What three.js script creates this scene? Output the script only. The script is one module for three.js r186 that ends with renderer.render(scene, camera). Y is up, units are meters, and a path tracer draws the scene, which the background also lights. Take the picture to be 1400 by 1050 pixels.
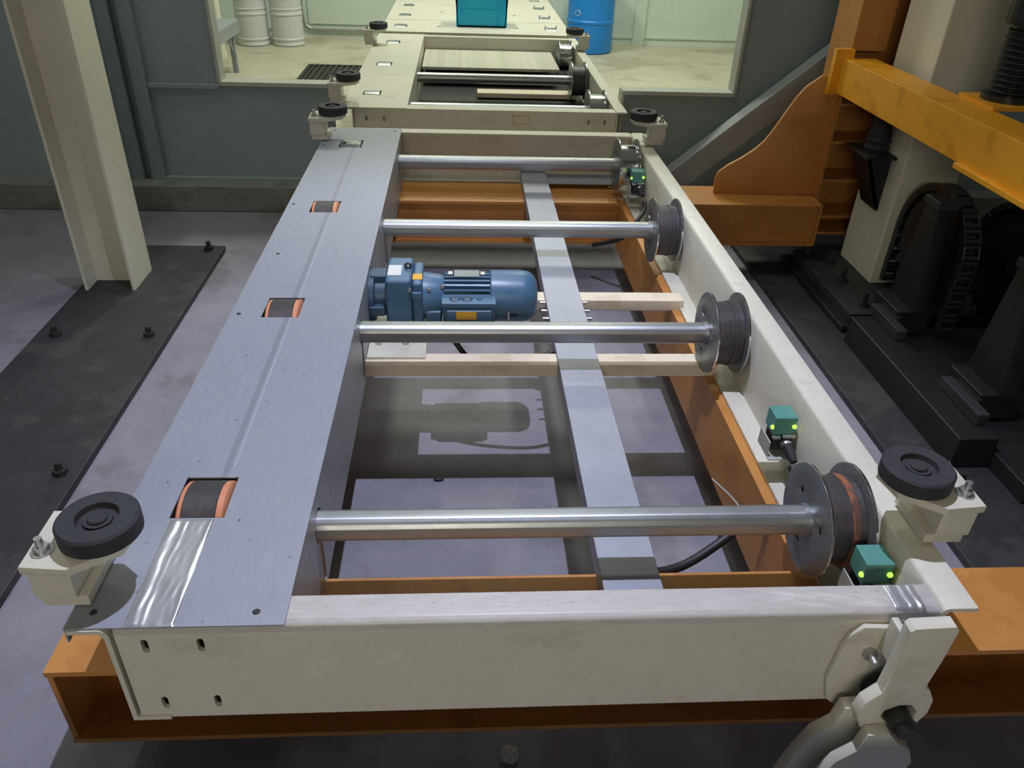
import * as THREE from 'three';
import { RoundedBoxGeometry } from 'three/addons/geometries/RoundedBoxGeometry.js';
import { mergeGeometries, toCreasedNormals } from 'three/addons/utils/BufferGeometryUtils.js';
import { RectAreaLightUniformsLib } from 'three/addons/lights/RectAreaLightUniformsLib.js';

// ---------------------------------------------------------------- camera, light, exposure
RectAreaLightUniformsLib.init();
const scene = new THREE.Scene();
scene.background = new THREE.Color(0x000000);
const renderer = new THREE.WebGLRenderer({ antialias: true });
renderer.toneMapping = THREE.LinearToneMapping;
renderer.toneMappingExposure = 1.0;
renderer.shadowMap.enabled = true;
const camera = new THREE.PerspectiveCamera(2 * Math.atan(525 / 1073.6) * 180 / Math.PI, 4 / 3, 0.05, 60);
camera.rotation.order = 'YXZ';
camera.position.set(0, 1.6, 0);
camera.rotation.set(-0.57093, -0.07504, 0.03908);

const LAMP = { pos: [0.2, 3.64, -1.77], aim: [-0.15, 0.3, -1.25], power: 30, color: [0.72, 0.77, 1.0], angle: 0.74, penumbra: 0.35 };  // unseen lamp above the frame, cone shaped to keep the surroundings dim
const FAR = { power: 76, color: [0.98, 1.0, 0.86] };  // unseen ceiling lamps that brighten the far room
const FILL = { power: 29, color: [1.0, 0.93, 0.77] };  // unseen lamp behind the camera, lights front faces
const SIDE = { power: 11, color: [0.96, 1.0, 0.96] };  // unseen lamp at the left, lights the floor and wall there
const GATE = { power: 16, color: [0.98, 1.0, 0.86] };  // unseen lamp by the opening, lights the column sides

// ---------------------------------------------------------------- helpers
let seed = 7;
const rnd = () => { seed = (seed * 1664525 + 1013904223) >>> 0; return seed / 4294967296; };
const taken = {};
const numbered = (n) => { const k = (taken[n] = (taken[n] ?? -1) + 1); return k ? n + '_' + String(k).padStart(3, '0') : n; };
const V = (x, y, z) => new THREE.Vector3(x, y, z);

function uvw(g) { // uv in metres, by the way each face points
  g = g.index ? g.toNonIndexed() : g;
  const p = g.attributes.position, n = p.count, uv = new Float32Array(n * 2);
  const a = V(), b = V(), c = V();
  for (let i = 0; i < n; i += 3) {
    a.fromBufferAttribute(p, i); b.fromBufferAttribute(p, i + 1); c.fromBufferAttribute(p, i + 2);
    const nn = b.clone().sub(a).cross(c.clone().sub(a)), x = Math.abs(nn.x), y = Math.abs(nn.y), z = Math.abs(nn.z);
    for (let k = 0; k < 3; k++) {
      const q = [a, b, c][k], o = (i + k) * 2;
      if (y >= x && y >= z) { uv[o] = q.x; uv[o + 1] = q.z; } else if (x >= z) { uv[o] = q.z; uv[o + 1] = q.y; } else { uv[o] = q.x; uv[o + 1] = q.y; }
    }
  }
  g.setAttribute('uv', new THREE.BufferAttribute(uv, 2));
  for (const k of Object.keys(g.attributes)) if (!['position', 'normal', 'uv'].includes(k)) g.deleteAttribute(k);
  g.clearGroups();
  return g;
}
function bx(x0, x1, y0, y1, z0, z1, r = 0) {
  if (x0 > x1) [x0, x1] = [x1, x0]; if (y0 > y1) [y0, y1] = [y1, y0]; if (z0 > z1) [z0, z1] = [z1, z0];
  const w = x1 - x0, h = y1 - y0, d = z1 - z0;
  const g = r ? new RoundedBoxGeometry(w, h, d, 2, Math.min(r, w * .49, h * .49, d * .49)) : new THREE.BoxGeometry(w, h, d);
  g.translate((x0 + x1) / 2, (y0 + y1) / 2, (z0 + z1) / 2);
  return uvw(g);
}
function cyl(p, q, r0, r1 = r0, seg = 28, open = false) {
  const a = V(...p), b = V(...q), d = b.clone().sub(a), g = new THREE.CylinderGeometry(r1, r0, d.length(), seg, 1, open);
  g.applyQuaternion(new THREE.Quaternion().setFromUnitVectors(V(0, 1, 0), d.clone().normalize()));
  g.translate((a.x + b.x) / 2, (a.y + b.y) / 2, (a.z + b.z) / 2);
  return uvw(g);
}
function prism(pts, t0, t1, axis, holes = [], bevel = 0) {
  const s = new THREE.Shape(pts.map((p) => new THREE.Vector2(...p)));
  for (const h of holes) s.holes.push(new THREE.Path(h.map((p) => new THREE.Vector2(...p))));
  let g = new THREE.ExtrudeGeometry(s, { depth: t1 - t0 - 2 * bevel, bevelEnabled: bevel > 0, bevelThickness: bevel, bevelSize: bevel, bevelOffset: -bevel, bevelSegments: 2, curveSegments: 12 });
  g = g.index ? g.toNonIndexed() : g;
  const p = g.attributes.position;
  for (let i = 0; i < p.count; i++) {
    const a = p.getX(i), b = p.getY(i), c = p.getZ(i) + t0 + bevel;
    if (axis === 'z') p.setXYZ(i, a, b, c); else if (axis === 'y') p.setXYZ(i, a, c, b); else p.setXYZ(i, c, b, a);
  }
  if (axis !== 'z') for (let i = 0; i < p.count; i += 3) {
    const x = p.getX(i + 1), y = p.getY(i + 1), z = p.getZ(i + 1);
    p.setXYZ(i + 1, p.getX(i + 2), p.getY(i + 2), p.getZ(i + 2)); p.setXYZ(i + 2, x, y, z);
  }
  g.computeVertexNormals();
  return uvw(toCreasedNormals(g, 0.6));
}
const circle = (cx, cy, r, n = 28, a0 = 0, a1 = Math.PI * 2) => Array.from({ length: n }, (_, i) => [cx + r * Math.cos(a0 + (a1 - a0) * i / (a1 - a0 > 6.2 ? n : n - 1)), cy + r * Math.sin(a0 + (a1 - a0) * i / (a1 - a0 > 6.2 ? n : n - 1))]);
function lathe(prof, pos, dir = [0, 1, 0], seg = 40) { // prof: [radius, along dir]
  let g = new THREE.LatheGeometry(prof.map((p) => new THREE.Vector2(Math.max(p[0], 1e-4), p[1])), seg);
  g = toCreasedNormals(g, 0.55);
  g.applyQuaternion(new THREE.Quaternion().setFromUnitVectors(V(0, 1, 0), V(...dir).normalize()));
  g.translate(...pos);
  return uvw(g);
}
function tube(pts, r, seg = 40, rs = 8) {
  return uvw(new THREE.TubeGeometry(new THREE.CatmullRomCurve3(pts.map((p) => V(...p))), seg, r, rs, false));
}
function obj(name, geos, mat, parent = scene) {
  geos = [].concat(geos);
  const m = new THREE.Mesh(geos.length > 1 ? mergeGeometries(geos) : geos[0], mat);
  m.name = parent === scene ? numbered(name) : name;
  m.castShadow = m.receiveShadow = true;
  parent.add(m);
  return m;
}
function thing(name, label, category, group, pos = [0, 0, 0]) {
  const g = new THREE.Group(); g.name = numbered(name); g.position.set(...pos);
  g.userData = { label, category }; if (group) g.userData.group = group;
  scene.add(g); return g;
}
function tag(o, label, category, group) { Object.assign(o.userData, { label, category }); if (group) o.userData.group = group; return o; }
function struct(name, geos, mat, label, category) { const m = obj(name, geos, mat); m.userData.kind = 'structure'; if (label) Object.assign(m.userData, { label, category }); return m; }
function dup(root, pos, label) {
  const r = root.clone(); r.name = numbered(root.name.replace(/_\d{3}$/, '')); r.userData = { ...root.userData, label }; r.position.set(...pos); scene.add(r); return r;
}

// ---------------------------------------------------------------- procedural textures
function lattice(P, s) { const a = new Float32Array(P * P); let q = s >>> 0; for (let i = 0; i < a.length; i++) { q = (q * 1664525 + 1013904223) >>> 0; a[i] = q / 4294967296; } return a; }
function fbm(N, octs, s) { // tileable value noise, octs: [[cells, weight] ...]
  const o = new Float32Array(N * N); let tot = 0;
  octs.forEach(([P, w], k) => {
    const L = lattice(P, s + k * 911); tot += w;
    for (let y = 0; y < N; y++) {
      const fy = y * P / N, iy = Math.floor(fy), ty = fy - iy, sy = ty * ty * (3 - 2 * ty), y0 = (iy % P) * P, y1 = ((iy + 1) % P) * P;
      for (let x = 0; x < N; x++) {
        const fx = x * P / N, ix = Math.floor(fx), tx = fx - ix, sx = tx * tx * (3 - 2 * tx), x0 = ix % P, x1 = (ix + 1) % P;
        const a = L[y0 + x0] * (1 - sx) + L[y0 + x1] * sx, b = L[y1 + x0] * (1 - sx) + L[y1 + x1] * sx;
        o[y * N + x] += w * (a * (1 - sy) + b * sy);
      }
    }
  });
  for (let i = 0; i < o.length; i++) o[i] /= tot;
  return o;
}
function dtex(N, f, srgb = true) {
  const d = new Uint8Array(N * N * 4);
  for (let i = 0; i < N * N; i++) { const c = f(i); d[i * 4] = c[0]; d[i * 4 + 1] = c[1]; d[i * 4 + 2] = c[2]; d[i * 4 + 3] = 255; }
  const t = new THREE.DataTexture(d, N, N); t.wrapS = t.wrapT = THREE.RepeatWrapping; t.magFilter = THREE.LinearFilter; t.minFilter = THREE.LinearMipmapLinearFilter; t.generateMipmaps = true;
  if (srgb) t.colorSpace = THREE.SRGBColorSpace; t.needsUpdate = true; return t;
}
const N = 512;
const coarse = fbm(N, [[4, 1], [9, .8], [23, .5], [60, .25]], 3), fine = fbm(N, [[32, 1], [90, .8], [200, .7]], 17), patch = fbm(N, [[6, 1], [13, .7], [40, .4], [128, .2]], 41);
const clamp = (v) => Math.max(0, Math.min(255, v));
function tone(base, a, b, opt = {}) { // base sRGB, a coarse amplitude, b fine amplitude, optional stains
  return dtex(N, (i) => {
    let k = (coarse[i] - .5) * 2 * a + (fine[i] - .5) * 2 * b;
    let c = base.map((v) => v + k);
    if (opt.stain) { const s = Math.max(0, Math.min(1, (patch[i] - opt.at) * 9)); c = c.map((v, j) => v + (opt.stain[j] - v) * s * opt.mix); }
    return c.map(clamp);
  });
}
const scaled = (t, sx, sy = sx) => { const c = t.clone(); c.repeat.set(1 / sx, 1 / sy); c.needsUpdate = true; return c; };
const bumpTex = dtex(N, (i) => { const v = clamp(128 + (fine[i] - .5) * 180 + (coarse[i] - .5) * 60); return [v, v, v]; }, false);
const roughTex = (lo, hi) => dtex(256, (i) => { const x = i % 256, y = (i / 256) | 0, j = y * 2 * N + x * 2, v = clamp(255 * (lo + (hi - lo) * (coarse[j] * .6 + fine[j] * .4))); return [v, v, v]; }, false);

function canvasTex(w, h, draw, srgb = true) {
  const c = document.createElement('canvas'); c.width = w; c.height = h; draw(c.getContext('2d'), w, h);
  const t = new THREE.CanvasTexture(c); if (srgb) t.colorSpace = THREE.SRGBColorSpace; t.wrapS = t.wrapT = THREE.RepeatWrapping; t.needsUpdate = true; return t;
}
const std = (o) => new THREE.MeshStandardMaterial(o);

const M = {
  floor: std({ map: scaled(tone([132, 129, 140], 13, 7, { stain: [104, 100, 104], at: .62, mix: .5 }), 1.7), roughness: .55, roughnessMap: null, bumpMap: scaled(bumpTex, .6), bumpScale: .0006 }),
  floorFar: std({ map: scaled(tone([188, 182, 160], 16, 7, { stain: [150, 143, 120], at: .6, mix: .5 }), 2.4), roughness: .5 }),
  cream: std({ map: scaled(tone([206, 201, 186], 6, 5, { stain: [176, 168, 150], at: .68, mix: .35 }), .55), roughness: .42, bumpMap: scaled(bumpTex, .12), bumpScale: .00015 }),
  creamBeam: std({ map: scaled(tone([222, 208, 186], 6, 5, { stain: [190, 172, 146], at: .64, mix: .4 }), .4), roughness: .5 }),
  creamColumn: std({ map: scaled(tone([222, 218, 200], 5, 4), .8), roughness: .45 }),
  galv: std({ map: scaled(tone([166, 170, 174], 9, 8), .3), roughness: .42, metalness: .45 }),
  tray: std({ map: scaled(tone([164, 166, 176], 8, 5), .35), roughness: .5, metalness: .25 }),
  zinc: std({ color: new THREE.Color().setRGB(.38, .39, .40), roughness: 1, metalness: .85, roughnessMap: scaled(roughTex(.3, .5), .5) }),
  chrome: std({ color: new THREE.Color().setRGB(.75, .76, .78), roughness: .16, metalness: 1 }),
  foil: std({ color: new THREE.Color().setRGB(.8, .81, .84), roughness: .3, metalness: .8 }),
  flange: std({ map: scaled(tone([128, 132, 134], 10, 8), .2), roughness: .38, metalness: .6 }),
  tread: std({ map: scaled(tone([62, 58, 60], 10, 8, { stain: [84, 74, 70], at: .58, mix: .5 }), .15), roughness: .5 }),
  urethane: std({ map: scaled(tone([208, 138, 104], 8, 5), .1), roughness: .4 }),
  wornUrethane: std({ map: scaled(tone([150, 92, 66], 14, 8, { stain: [74, 60, 56], at: .48, mix: .7 }), .2), roughness: .45 }),
  rubber: std({ map: scaled(tone([44, 44, 48], 5, 6), .12), roughness: .72 }),
  orange: std({ map: scaled(tone([190, 130, 66], 8, 5, { stain: [164, 104, 46], at: .62, mix: .4 }), .7), roughness: .5, bumpMap: scaled(bumpTex, .2), bumpScale: .0002 }),
  yellow: std({ map: scaled(tone([240, 168, 38], 9, 5, { stain: [208, 134, 26], at: .6, mix: .5 }), .6), roughness: .45 }),
  black: std({ map: scaled(tone([44, 44, 47], 7, 6, { stain: [72, 70, 70], at: .6, mix: .5 }), .9), roughness: .6 }),
  machine: std({ map: scaled(tone([28, 28, 30], 5, 5), .4), roughness: .5 }),
  chain: std({ color: new THREE.Color().setRGB(.06, .06, .064), roughness: .28, metalness: .7 }),
  blackPlastic: std({ color: new THREE.Color().setRGB(.02, .02, .022), roughness: .5 }),
  wall: std({ map: scaled(tone([138, 152, 154], 7, 4), 1.4), roughness: .6 }),
  unseenWall: std({ map: scaled(tone([176, 176, 168], 7, 4), 1.4), roughness: .8 }),  // unseen walls, kept pale to bounce light into the room
  wallFar: std({ map: scaled(tone([204, 216, 204], 6, 4), 1.8), roughness: .7 }),
  trim: std({ map: scaled(tone([176, 178, 168], 6, 4), .6), roughness: .55 }),
  curb: std({ map: scaled(tone([122, 124, 120], 12, 8, { stain: [92, 90, 86], at: .58, mix: .5 }), .6), roughness: .75 }),
  ceiling: std({ map: scaled(tone([190, 190, 184], 6, 4), 1.5), roughness: .85 }),  // unseen ceilings, kept pale to bounce light down
  greyTube: std({ map: scaled(tone([150, 156, 160], 8, 6), .4), roughness: .5 }),
  blue: std({ map: scaled(tone([74, 108, 138], 5, 4), .2), roughness: .36 }),
  blueDark: std({ map: scaled(tone([50, 76, 98], 5, 4), .2), roughness: .42 }),
  steelBolt: std({ color: new THREE.Color().setRGB(.5, .5, .5), roughness: .35, metalness: .85 }),
  darkBolt: std({ color: new THREE.Color().setRGB(.05, .05, .05), roughness: .5, metalness: .5 }),
  sensor: std({ map: scaled(tone([84, 142, 132], 4, 3), .05), roughness: .45 }),
  led: std({ color: 0x9cff40, emissive: new THREE.Color().setRGB(.55, 1.0, .12), emissiveIntensity: 1.1 }),
  drumBlue: std({ map: scaled(tone([34, 138, 228], 7, 4), .6), roughness: .38 }),
  drumWhite: std({ map: scaled(tone([206, 208, 206], 6, 4), .5), roughness: .4 }),
  crate: std({ map: scaled(tone([22, 190, 238], 5, 4), .3), roughness: .4 }),
  board: std({ map: canvasTex(512, 256, (c, w, h) => { c.fillStyle = '#c2bfb0'; c.fillRect(0, 0, w, h); for (let i = 0; i < 60; i++) { c.fillStyle = `rgba(${130 + 40 * rnd() | 0},${126 + 40 * rnd() | 0},${112 + 40 * rnd() | 0},${.05 + .05 * rnd()})`; c.fillRect(rnd() * w, 0, 6 + rnd() * 20, h); } }), roughness: .8 }),
  sticker: std({ map: canvasTex(64, 64, (c) => { c.fillStyle = '#d8d8d6'; c.fillRect(0, 0, 64, 64); c.fillStyle = '#3a3f48'; c.font = 'bold 30px sans-serif'; c.fillText('N', 8, 40); c.fillRect(34, 18, 22, 3); c.fillRect(34, 28, 22, 3); c.fillRect(34, 38, 16, 3); }), roughness: .5 }),
  yellowSticker: std({ map: scaled(tone([226, 170, 52], 6, 6), .05), roughness: .5 }),
  namePlate: std({ map: canvasTex(128, 64, (c) => { c.fillStyle = '#8d9096'; c.fillRect(0, 0, 128, 64); c.fillStyle = '#4c5058'; for (let i = 0; i < 5; i++) c.fillRect(8, 8 + i * 11, 60 + (i * 37) % 50, 4); }), roughness: .35, metalness: .6 }),
};

// ---------------------------------------------------------------- the setting
const WZ = -4.38, T = .6;
struct('floor', bx(-3.3, 3.3, -.12, 0, -4.43, 1.9), M.floor, 'grey sealed concrete floor of the lift room', 'floor');
struct('floor', bx(-4.4, 4.6, -.12, 0, -10.0, -4.43), M.floorFar, 'pale beige floor of the bright room behind the wall', 'floor');
{ // wall with the tall opening, notched lower where the conveyor line passes through
  const L = -1.26, R = 1.475, NL = -.69, NR = .865, S = .655, TOP = 2.25, H = 4.4;  // TOP lies out of view, set low to block far room light
  struct('wall_back', prism([[-3.3, 0], [NL, 0], [NL, S], [L, S], [L, TOP], [R, TOP], [R, S], [NR, S], [NR, 0], [3.3, 0], [3.3, H], [-3.3, H]], WZ - .06, WZ, 'z'), M.wall, 'blue grey steel partition with a wide opening for the conveyor line', 'wall');
  const tr = (i, g, label) => struct('trim_' + i, g, M.trim, label, 'trim');
  tr(1, bx(L - .01, L + .006, S, TOP, WZ - .085, WZ + .012), 'pale upright jamb at the left side of the opening');
  tr(2, bx(R - .006, R + .01, S, TOP, WZ - .085, WZ + .012), 'pale upright jamb at the right side of the opening');
  tr(3, bx(L, NL, S - .012, S + .008, WZ - .085, WZ + .014), 'pale sill strip left of the conveyor line');
  tr(4, bx(NR, R, S - .012, S + .008, WZ - .085, WZ + .014), 'pale sill strip right of the conveyor line');
  tr(5, bx(NR - .004, NR + .012, 0, S, WZ - .085, WZ + .01), 'narrow trim down the right edge of the conveyor notch');
  // ribs of the partition
  const rib = (i, g, label) => struct('trim_' + i, g, M.wall, label, 'trim');
  rib(6, [bx(-1.80, -1.74, .12, 4.4, WZ, WZ + .05, .006), bx(-1.70, -1.63, .12, 4.4, WZ, WZ + .035, .006)], 'double upright rib of the partition behind the cream column');
  rib(7, bx(-1.63, L, S - .03, S - .005, WZ, WZ + .02, .004), 'short rail of the partition level with the sill');
  rib(8, bx(-1.63, NL, .12, .16, WZ, WZ + .03, .004), 'low angle along the foot of the partition left of the conveyor');
  struct('baseboard_back', [bx(-3.3, -.72, 0, .145, WZ, -4.245, .008), bx(.9, 3.3, 0, .145, WZ, -4.245, .008)], M.curb, 'dusty concrete curb along the foot of the partition', 'curb');
}
{ // unseen panel below the view, keeps the rear lamp off the near floor
  const t = thing('unseen_shade_panel', 'unseen low grey panel near the camera, placed to shade the near floor', 'guard');
  obj('sheet', bx(-2.4, 2.4, .02, .67, -.29, -.28), M.greyTube, t);
  obj('top_rail', bx(-2.4, 2.4, .67, .70, -.30, -.27, .006), M.greyTube, t);
  for (const x of [-2.38, -.8, .8, 2.38]) obj('post', bx(x - .02, x + .02, 0, .67, -.28, -.24, .004), M.greyTube, t);
}
struct('wall_left', bx(-3.4, -3.3, 0, 4.4, -4.44, 1.9), M.unseenWall, 'plain wall left of the lift room', 'wall');
struct('wall_right', bx(3.3, 3.4, 0, 4.4, -4.44, 1.9), M.unseenWall, 'plain wall right of the lift room', 'wall');
struct('wall_front', bx(-3.4, 3.4, 0, 4.4, 1.9, 2.0), M.unseenWall, 'plain wall at the near end of the lift room', 'wall');
struct('ceiling', bx(-3.4, 3.4, 4.4, 4.5, -4.44, 2.0), M.ceiling, 'ceiling of the lift room', 'ceiling');
struct('ceiling', bx(-4.5, 4.7, 4.4, 4.5, -10.1, -4.44), M.ceiling, 'ceiling of the bright room behind', 'ceiling');
const wf = struct('wall_far', bx(-4.4, 4.6, 0, 4.4, -10.0, -9.88), M.wallFar, 'pale green panel wall at the end of the bright room', 'wall');
obj('pilaster', bx(2.0, 2.13, 0, 4.4, -9.88, -9.84), M.wallFar, wf);
obj('kick_rail', [bx(2.13, 4.6, .075, .10, -9.88, -9.865), bx(-4.4, 2.0, .075, .10, -9.88, -9.865)], M.wallFar, wf);
struct('wall_far_left', bx(-4.5, -4.4, 0, 4.4, -10, -4.44), M.wallFar, 'side wall left of the bright room', 'wall');
struct('wall_far_right', bx(4.6, 4.7, 0, 4.4, -10, -4.44), M.wallFar, 'side wall right of the bright room', 'wall');
struct('wall_back_wing_left', bx(-4.5, -3.3, 0, 4.4, -4.5, -4.4), M.wallFar, 'return wall left of the partition', 'wall');
struct('wall_back_wing_right', bx(3.3, 4.7, 0, 4.4, -4.5, -4.4), M.wallFar, 'return wall right of the partition', 'wall');

// ---------------------------------------------------------------- unseen lamps, all out of view, placed for what they light
function rectLight(w, l, p, col, power, target) {
  const r = new THREE.RectAreaLight(new THREE.Color().setRGB(...col), power, w, l);
  r.position.set(...p); r.lookAt(...target); r.castShadow = true; scene.add(r); return r;
}
{
  const t = thing('unseen_overhead_lamp', 'unseen round lamp hanging above the conveyor frame, lighting it from overhead', 'lamp', null, LAMP.pos);
  obj('shade', lathe([[.05, .2], [.07, .2], [.16, .02], [.17, -.04], [.165, -.04], [.155, .02], [.06, .17], [.05, .17]], [0, .02, 0]), M.galv, t);
  obj('bulb', uvw(new THREE.SphereGeometry(.03, 20, 14)), std({ color: 0xffffff, emissive: new THREE.Color().setRGB(...LAMP.color), emissiveIntensity: 3 }), t);
  obj('hanger', cyl([0, .2, 0], [0, .76, 0], .012), M.galv, t);
  const s = new THREE.SpotLight(new THREE.Color().setRGB(...LAMP.color), LAMP.power, 0, LAMP.angle, LAMP.penumbra, 2);
  s.position.set(LAMP.pos[0], LAMP.pos[1] - .04, LAMP.pos[2]); s.target.position.set(...LAMP.aim);
  s.castShadow = true; s.shadow.mapSize.set(2048, 2048); s.shadow.radius = 1; scene.add(s, s.target);
}
function unseenTubeLamp(p, along, col, power, label, group) {
  const t = thing('unseen_tube_lamp', label, 'lamp', group, p), w = along ? .3 : 1.3, d = along ? 1.3 : .3;
  obj('housing', bx(-w / 2 - .02, w / 2 + .02, 0, .07, -d / 2 - .02, d / 2 + .02, .01), M.galv, t);
  obj('diffuser', bx(-w / 2, w / 2, -.012, 0, -d / 2, d / 2), std({ color: 0xffffff, emissive: new THREE.Color().setRGB(...col), emissiveIntensity: 1.5 }), t);
  rectLight(along ? .3 : 1.3, along ? 1.3 : .3, [p[0], p[1] - .02, p[2]], col, power, [p[0], p[1] - 2, p[2]]);
}
unseenTubeLamp([-.5, 4.3, -7.2], true, FAR.color, FAR.power, 'unseen ceiling lamp nearer the drums, placed to light the bright room', 'far room lamps');
unseenTubeLamp([1.3, 4.3, -7.4], true, FAR.color, FAR.power, 'unseen ceiling lamp nearer the blue barrel, placed to light the bright room', 'far room lamps');
unseenTubeLamp([.15, 4.1, -3.75], false, GATE.color, GATE.power, 'unseen ceiling lamp above the conveyor opening, placed to light the column sides');
unseenTubeLamp([-2.5, 4.3, -2.7], true, SIDE.color, SIDE.power, 'unseen ceiling lamp on the cream column side, placed to light the left floor and wall');
{ // unseen lamp behind the camera, placed to light the faces turned to it
  const t = thing('unseen_wall_lamp', 'unseen long lamp on the wall behind the camera, placed to light the near faces', 'lamp', null, [-.3, 2.05, 1.86]);
  obj('housing', bx(-.67, .67, -.17, .17, 0, .04, .01), M.galv, t);
  obj('diffuser', bx(-.65, .65, -.15, .15, -.012, 0), std({ color: 0xffffff, emissive: new THREE.Color().setRGB(...FILL.color), emissiveIntensity: 1.5 }), t);
  rectLight(1.3, .3, [-.3, 2.05, 1.835], FILL.color, FILL.power, [-.3, 1.75, 0]);
}

// ---------------------------------------------------------------- orange lift carriage
{
  const t = thing('lift_carriage', 'orange welded lift carriage carrying the conveyor frame, with a gusseted post at the far right', 'lift carriage');
  const th = .012, O = .368, U = .155;
  const chan = (x0, x1, zo, zb) => [bx(x0, x1, U + th, O - th, zb, zb + th), bx(x0, x1, O - th, O, zb, zo), bx(x0, x1, U, U + th, zb, zo)];
  obj('front_beam', [...chan(-.757, 1.9, -.952, -1.168), bx(-.757, -.747, U + th, O - th, -1.156, -.957)], M.orange, t);
  obj('rear_beam', [bx(-.757, 1.668, .18, O - th, -3.472, -3.46), bx(-.757, 1.68, O - th, O, -3.70, -3.44), bx(-.757, 1.668, .168, .18, -3.70, -3.44), bx(1.668, 1.68, .168, O - th, -3.70, -3.44)], M.orange, t);
  obj('side_beam', [bx(.722, .734, U + th, O - th, -3.44, -1.168), bx(.722, .93, O - th, O, -3.44, -1.168), bx(.722, .93, U, U + th, -3.44, -1.168)], M.orange, t);
  obj('side_beam', [bx(-.345, -.333, U + th, O - .026, -3.44, -1.168), bx(-.55, -.333, O - .026, O - .014, -3.44, -1.168), bx(-.55, -.333, U, U + th, -3.44, -1.168)], M.orange, t);
  const k = .9114, gp = [[1.2, O], [1.196, .435], [1.206, .47], [1.247, .506], [1.30, .537], [1.355, .577], [1.395, .617], [1.424, .662], [1.458, .727], [1.484, .777], [1.508, .822], [1.54, .865], [1.602, .912], [1.704, .915], [1.704, O]];
  obj('gusset', prism(gp, -3.61, -3.592, 'z', [], .002), M.orange, t);
  obj('post_flange', bx(1.69, 1.704, U, 3.4, -3.80, -3.57), M.orange, t);
  obj('post_flange', bx(2.06, 2.075, U, 3.4, -3.80, -3.57), M.orange, t);
  obj('post_web', bx(1.704, 2.06, U, 3.4, -3.80, -3.785), M.orange, t);
  for (const y of [.165, .25, .43, .61, .78]) obj('post_rib', bx(1.704, 2.06, y, y + .013, -3.785, -3.60), M.orange, t);
  obj('post_face', bx(1.704, 1.85, 1.02, 3.4, -3.60, -3.585), M.orange, t);
  const u = obj('arm_beam', [bx(1.655, 1.668, .85, .994, -3.55, -1.4, .003)], M.yellow, t);
  obj('arm_top', bx(1.668, 1.80, .98, .994, -3.55, -1.4), M.yellow, u);
  obj('arm_bottom', bx(1.668, 1.80, .85, .864, -3.55, -1.4), M.yellow, u);
  obj('arm_strip', bx(1.636, 1.66, .836, .856, -2.52, -1.4, .004), M.yellow, u);
  obj('arm_end', bx(1.62, 1.70, .84, 1.03, -3.585, -3.55), M.yellow, u);
  obj('seat_plate', bx(1.79, 2.0, .994, 1.008, -2.86, -2.64), M.yellow, t);
  for (const z of [-1.6, -3.1]) obj('added_support_block', bx(.80, .92, 0, U, z - .06, z + .06), M.machine, t);  // added unseen supports so the carriage stands on the floor
  for (const z of [-1.6, -3.1]) obj('added_support_block', bx(-.52, -.42, 0, U, z - .06, z + .06), M.machine, t);
}
{
  const t = thing('buffer_spindle', 'black threaded buffer spindle standing on the yellow carriage arm', 'spindle', null, [1.90, 1.008, -2.75]);
  const prof = [[.001, 0], [.085, 0], [.085, .02], [.062, .02]];
  for (let i = 0; i < 11; i++) prof.push([.062, .022 + i * .019], [.071, .030 + i * .019], [.071, .033 + i * .019], [.062, .040 + i * .019]);
  prof.push([.06, .24], [.001, .24]);
  obj('thread', lathe(prof, [0, 0, 0]), M.chain, t);
  obj('sleeve', lathe([[.001, .24], [.08, .24], [.086, .25], [.086, .95], [.001, .95]], [0, 0, 0]), M.chain, t);
}
{
  const t = thing('brace', 'grey square tube brace slanting up in front of the partition', 'brace');
  const a = Math.atan2(-.632 + 1.293, 1.922 - 1.151), L = 1.28, w = .13;
  let g = bx(-L, .0, -w, 0, -.1, 0, .006); g.rotateZ(a); g.translate(1.925, .968, -4.17);
  obj('diagonal_tube', uvw(g), M.greyTube, t);
  obj('upright_tube', bx(1.915, 2.0, .93, 4.0, -4.27, -4.17, .006), M.greyTube, t);
}

// ---------------------------------------------------------------- left column
{
  const t = thing('column_base_plate', 'long black steel plate bolted to the floor under the cream column', 'plate');
  obj('plate', bx(-1.68, -1.17, 0, .028, -3.71, .4, .004), M.black, t);
  for (const [x, z] of [[-1.60, -2.80], [-1.24, -2.80], [-1.235, -3.66], [-1.225, -1.94]]) { const b = obj('anchor_bolt', [cyl([x, .028, z], [x, .045, z], .022, .022, 6), cyl([x, .045, z], [x, .07, z], .011)], M.darkBolt, t); }
  const c = thing('steel_column', 'cream painted steel column standing on the long black plate', 'column');
  obj('flange', bx(-1.643, -1.63, .028, 4.4, -3.42, -3.2, .002), M.creamColumn, c);
  obj('flange', bx(-1.443, -1.43, .028, 4.4, -3.42, -3.2, .002), M.creamColumn, c);
  obj('web', bx(-1.63, -1.443, .028, 4.4, -3.316, -3.306), M.creamColumn, c);
}

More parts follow.
